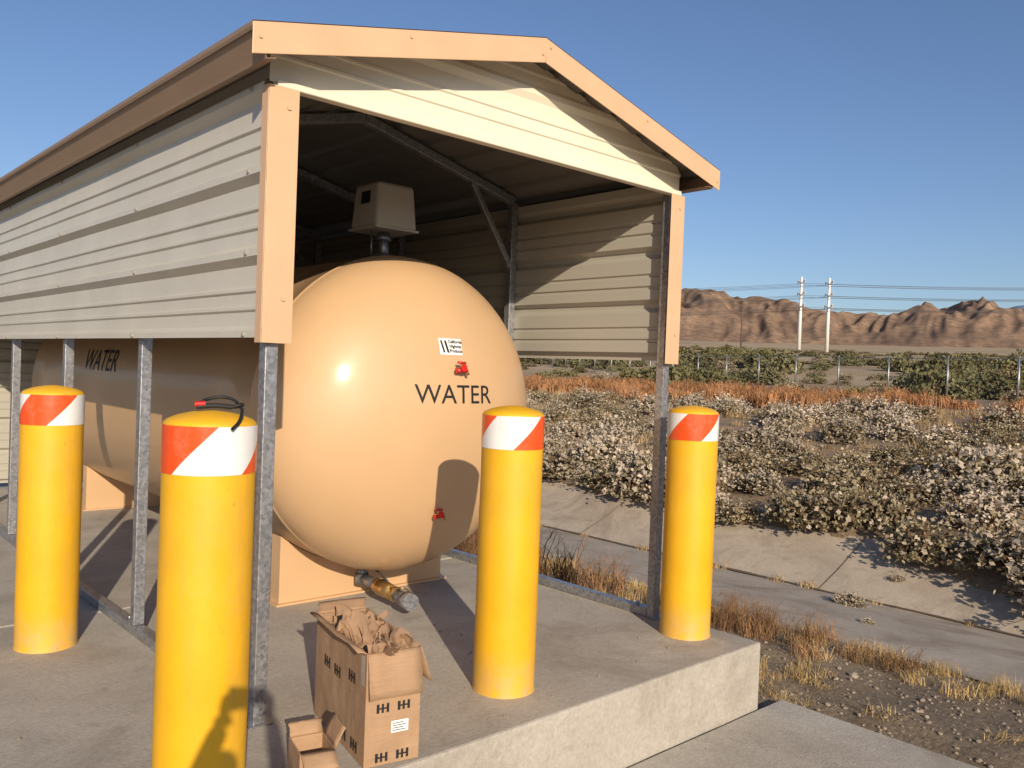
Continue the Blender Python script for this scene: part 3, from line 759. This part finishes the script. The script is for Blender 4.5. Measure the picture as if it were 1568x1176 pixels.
# ---------------------------------------------------------------- mountains
A=[.2,.5,.75,.86,.929,.969,.9965,1.047,1.0955,1.132,1.154,1.179,1.209,1.239,1.281,1.4,1.6,2.0]
E=[.06,.075,.08,.083,.0895,.0925,.084,.081,.0755,.067,.0705,.078,.083,.084,.078,.085,.07,.06]
def emap(a):
    i=max(0,min(len(A)-2,int(np.searchsorted(A,a))-1));t=(a-A[i])/(A[i+1]-A[i]);t=min(max(t,0),1);t=.5*t+.5*t*t*(3-2*t)
    return E[i]*(1-t)+E[i+1]*t
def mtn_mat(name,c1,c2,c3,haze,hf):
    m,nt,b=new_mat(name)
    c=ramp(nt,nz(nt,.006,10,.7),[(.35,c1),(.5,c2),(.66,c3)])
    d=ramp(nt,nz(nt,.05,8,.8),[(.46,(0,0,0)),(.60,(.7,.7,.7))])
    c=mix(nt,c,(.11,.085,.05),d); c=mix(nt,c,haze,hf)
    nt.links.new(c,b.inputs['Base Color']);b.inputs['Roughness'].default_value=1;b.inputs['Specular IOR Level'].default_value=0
    return m
def mountains(name,r0,r1,scale_e,mat,seed,nf,amp,na=640,nr=130,rg=.62):
    vs=[];fs=[]
    for j in range(nr):
        u=j/(nr-1);r=r0+(r1-r0)*u
        for i in range(na):
            a=.55+1.05*i/(na-1);x=CAM.x+r*math.sin(a);y=CAM.y+r*math.cos(a)
            base=hz(x,y); rp_=r0+(r1-r0)*.62
            e=emap(a)*scale_e(a); pk=e*rp_; sh=math.sin(min(1,u/.62)*math.pi/2)**1.25 if u<.62 else math.cos((u-.62)/.38*math.pi/2)
            t=a*rp_/nf; v=r/nf*.38
            wv=noise.noise((t*.7,v*.9,seed+20))*.7
            sa=lambda q: math.sqrt(q*q+.002)
            n1=1-2.2*sa(noise.noise((t+wv,v,seed)));n2=1-2.2*sa(noise.noise((t*2.2+wv*2,v*1.6,seed+4)));n3=1-2.2*sa(noise.noise((t*5+wv*2,v*2.4,seed+8)));n4=noise.noise((t*9,v*6,seed+8))
            nn=n1*.5+n2*.38+n3*.22+n4*.05-.34
            k=(1-sh**8)
            hgt=(pk-base*.9)*(sh*(1+nn*rg*k)+.022*n3*sh*(1-k)+.035*n1*(1-k)+.006*n4)
            vs.append((x,y,base-8+max(0,hgt)+8*sh))
    for j in range(nr-1):
        for i in range(na-1): fs.append((j*na+i,j*na+i+1,(j+1)*na+i+1,(j+1)*na+i))
    return mesh(name,vs,fs,mat,None,True)
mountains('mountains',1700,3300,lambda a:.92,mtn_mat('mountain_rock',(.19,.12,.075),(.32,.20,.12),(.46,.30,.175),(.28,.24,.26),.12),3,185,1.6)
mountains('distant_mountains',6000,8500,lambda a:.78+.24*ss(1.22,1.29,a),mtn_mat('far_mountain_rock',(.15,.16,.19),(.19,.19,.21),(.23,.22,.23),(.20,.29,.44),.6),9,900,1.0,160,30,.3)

# ---------------------------------------------------------------- photographer (behind the camera, casts the shadow in the foreground)
pe=empty('person')
F=Vector((math.sin(YAW),math.cos(YAW),0)); Rr=Vector((math.cos(YAW),-math.sin(YAW),0)); Z=Vector((0,0,1))
P0=Vector((CAM.x,CAM.y,0))-F*.30-Rr*.02; skin=simple('skin',(.45,.27,.19),.55);shirt=simple('cotton_shirt',(.30,.33,.4),.8);jeans=simple('denim',(.05,.07,.12),.85)
def Pt(f,s,z): return P0+F*f+Rr*s+Z*z
def skinned(name,pts,edges,rad,mats,zfn):
    me=bpy.data.meshes.new(name);me.from_pydata([tuple(p) for p in pts],edges,[]);ob=bpy.data.objects.new(name,me);COL.objects.link(ob)
    sk=ob.modifiers.new('s','SKIN');sub=ob.modifiers.new('u','SUBSURF');sub.levels=sub.render_levels=2
    for i,v in enumerate(me.skin_vertices[0].data): v.radius=rad[i] if isinstance(rad[i],tuple) else (rad[i],rad[i]); v.use_root=(i==0)
    bpy.context.view_layer.update()
    ev=ob.evaluated_get(bpy.context.evaluated_depsgraph_get());m2=bpy.data.meshes.new_from_object(ev);bpy.data.objects.remove(ob)
    m2.materials.clear()
    for m in mats: m2.materials.append(m)
    for p in m2.polygons: p.use_smooth=True; p.material_index=zfn(p.center)
    m2.name=name; return link(bpy.data.objects.new(name,m2),pe)
hand={}
pts=[Pt(-.05,0,.50),Pt(-.05,0,.75),Pt(-.04,0,1.0),Pt(-.03,0,1.12),Pt(-.01,0,1.19)];ed=[(0,1),(1,2),(2,3),(3,4)];rad=[(.16,.12),(.15,.11),(.18,.12),(.12,.09),(.055,.055)]
for s in (-1,1):
    k=len(pts);pts+=[Pt(-.05,s*.10,.42),Pt(-.03,s*.11,.06),Pt(-.05,s*.12,-.29),Pt(.09,s*.13,-.335)];ed+=[(0,k),(k,k+1),(k+1,k+2),(k+2,k+3)];rad+=[.095,.065,.045,.04]
    hw=CAM-F*.035+Rr*(s*.085)-Z*.10; hand[s]=hw
    k=len(pts);pts+=[Pt(-.04,s*.20,1.06),Pt(.10,s*.24,.93),hw];ed+=[(2,k),(k,k+1),(k+1,k+2)];rad+=[.07,.05,.032]
skinned('body',pts,ed,rad,[jeans,shirt,skin],lambda c:0 if c.z<.52 else (1 if c.z<1.15 and (c-Pt(0,0,c.z)).length<.30 else 2))
pts=[Pt(.0,0,1.17),Pt(.0,0,1.25),Pt(.0,0,1.34),Pt(-.02,0,1.41),Pt(.09,0,1.30)];skinned('head',pts,[(0,1),(1,2),(2,3),(2,4)],[.055,.08,(.095,.105),(.085,.10),.018],[skin,M['rubber']],lambda c:1 if c.z>1.40 else 0)
for s in (-1,1):
    hw=hand[s]
    pts=[hw,hw+Z*.05-Rr*s*.005];ed=[(0,1)];rad=[(.028,.016),(.034,.014)]
    for q,(dz,ln_) in enumerate(((.035,.055),(.05,.062),(.065,.058),(.078,.045))):
        b=hw+Z*dz;k=len(pts);pts+=[b+F*.018,b+F*.028-Rr*s*.018,b+F*.02-Rr*s*(.018+ln_*.35)];ed+=[(1,k),(k,k+1),(k+1,k+2)];rad+=[.009,.0085,.0075]
    k=len(pts);pts+=[hw+Z*.02-F*.03-Rr*s*.01,hw+Z*.045-F*.035-Rr*s*.03];ed+=[(0,k),(k,k+1)];rad+=[.011,.009]
    skinned('hand',pts,ed,rad,[skin],lambda c:0)
pc=CAM-F*.03-Z*.02; vs=[]
for a in (-.004,.004):
    for b,c in ((-.07,-.036),(.07,-.036),(.07,.034),(-.07,.034)): vs.append(pc+F*a+Rr*b+Z*c)
o=mesh('phone',vs,CF,M['rubber'],pe);bmf(o)

# ---------------------------------------------------------------- light, sky, camera
w=bpy.data.worlds.new('World');S.world=w;w.use_nodes=True;nt=w.node_tree;bg=nt.nodes['Background']
sk=nt.nodes.new('ShaderNodeTexSky');sk.sky_type='NISHITA';sk.sun_disc=False;sk.sun_elevation=SUN_EL;sk.sun_rotation=math.pi+SUN_AZ
sk.air_density=1.0;sk.dust_density=1.0;sk.ozone_density=2.4;sk.altitude=300
nt.links.new(mix(nt,sk.outputs[0],(.96,1.0,1.15),1.0,'MULTIPLY'),bg.inputs[0]);bg.inputs[1].default_value=.098
ld=bpy.data.lights.new('sun','SUN');ld.energy=5.0;ld.angle=math.radians(.5);ld.color=(1,.86,.68)
lo=bpy.data.objects.new('sun',ld);COL.objects.link(lo)
d=Vector((math.sin(SUN_AZ)*math.cos(SUN_EL),math.cos(SUN_AZ)*math.cos(SUN_EL),-math.sin(SUN_EL)))
lo.rotation_euler=d.to_track_quat('-Z','Y').to_euler();lo.location=(-6,-12,8)
cd_=bpy.data.cameras.new('camera');cd_.sensor_width=36;cd_.lens=36*1300/1568;cd_.clip_start=.05;cd_.clip_end=30000
co=bpy.data.objects.new('camera',cd_);COL.objects.link(co);S.camera=co
fw=Vector((math.sin(YAW)*math.cos(PIT),math.cos(YAW)*math.cos(PIT),math.sin(PIT)));r0=Vector((math.cos(YAW),-math.sin(YAW),0));u0=r0.cross(fw)
r=math.cos(ROL)*r0+math.sin(ROL)*u0;u=-math.sin(ROL)*r0+math.cos(ROL)*u0
co.matrix_world=Matrix(((r.x,u.x,-fw.x,CAM.x),(r.y,u.y,-fw.y,CAM.y),(r.z,u.z,-fw.z,CAM.z),(0,0,0,1)))
S.view_settings.view_transform='Standard';S.view_settings.look='None';S.view_settings.exposure=0
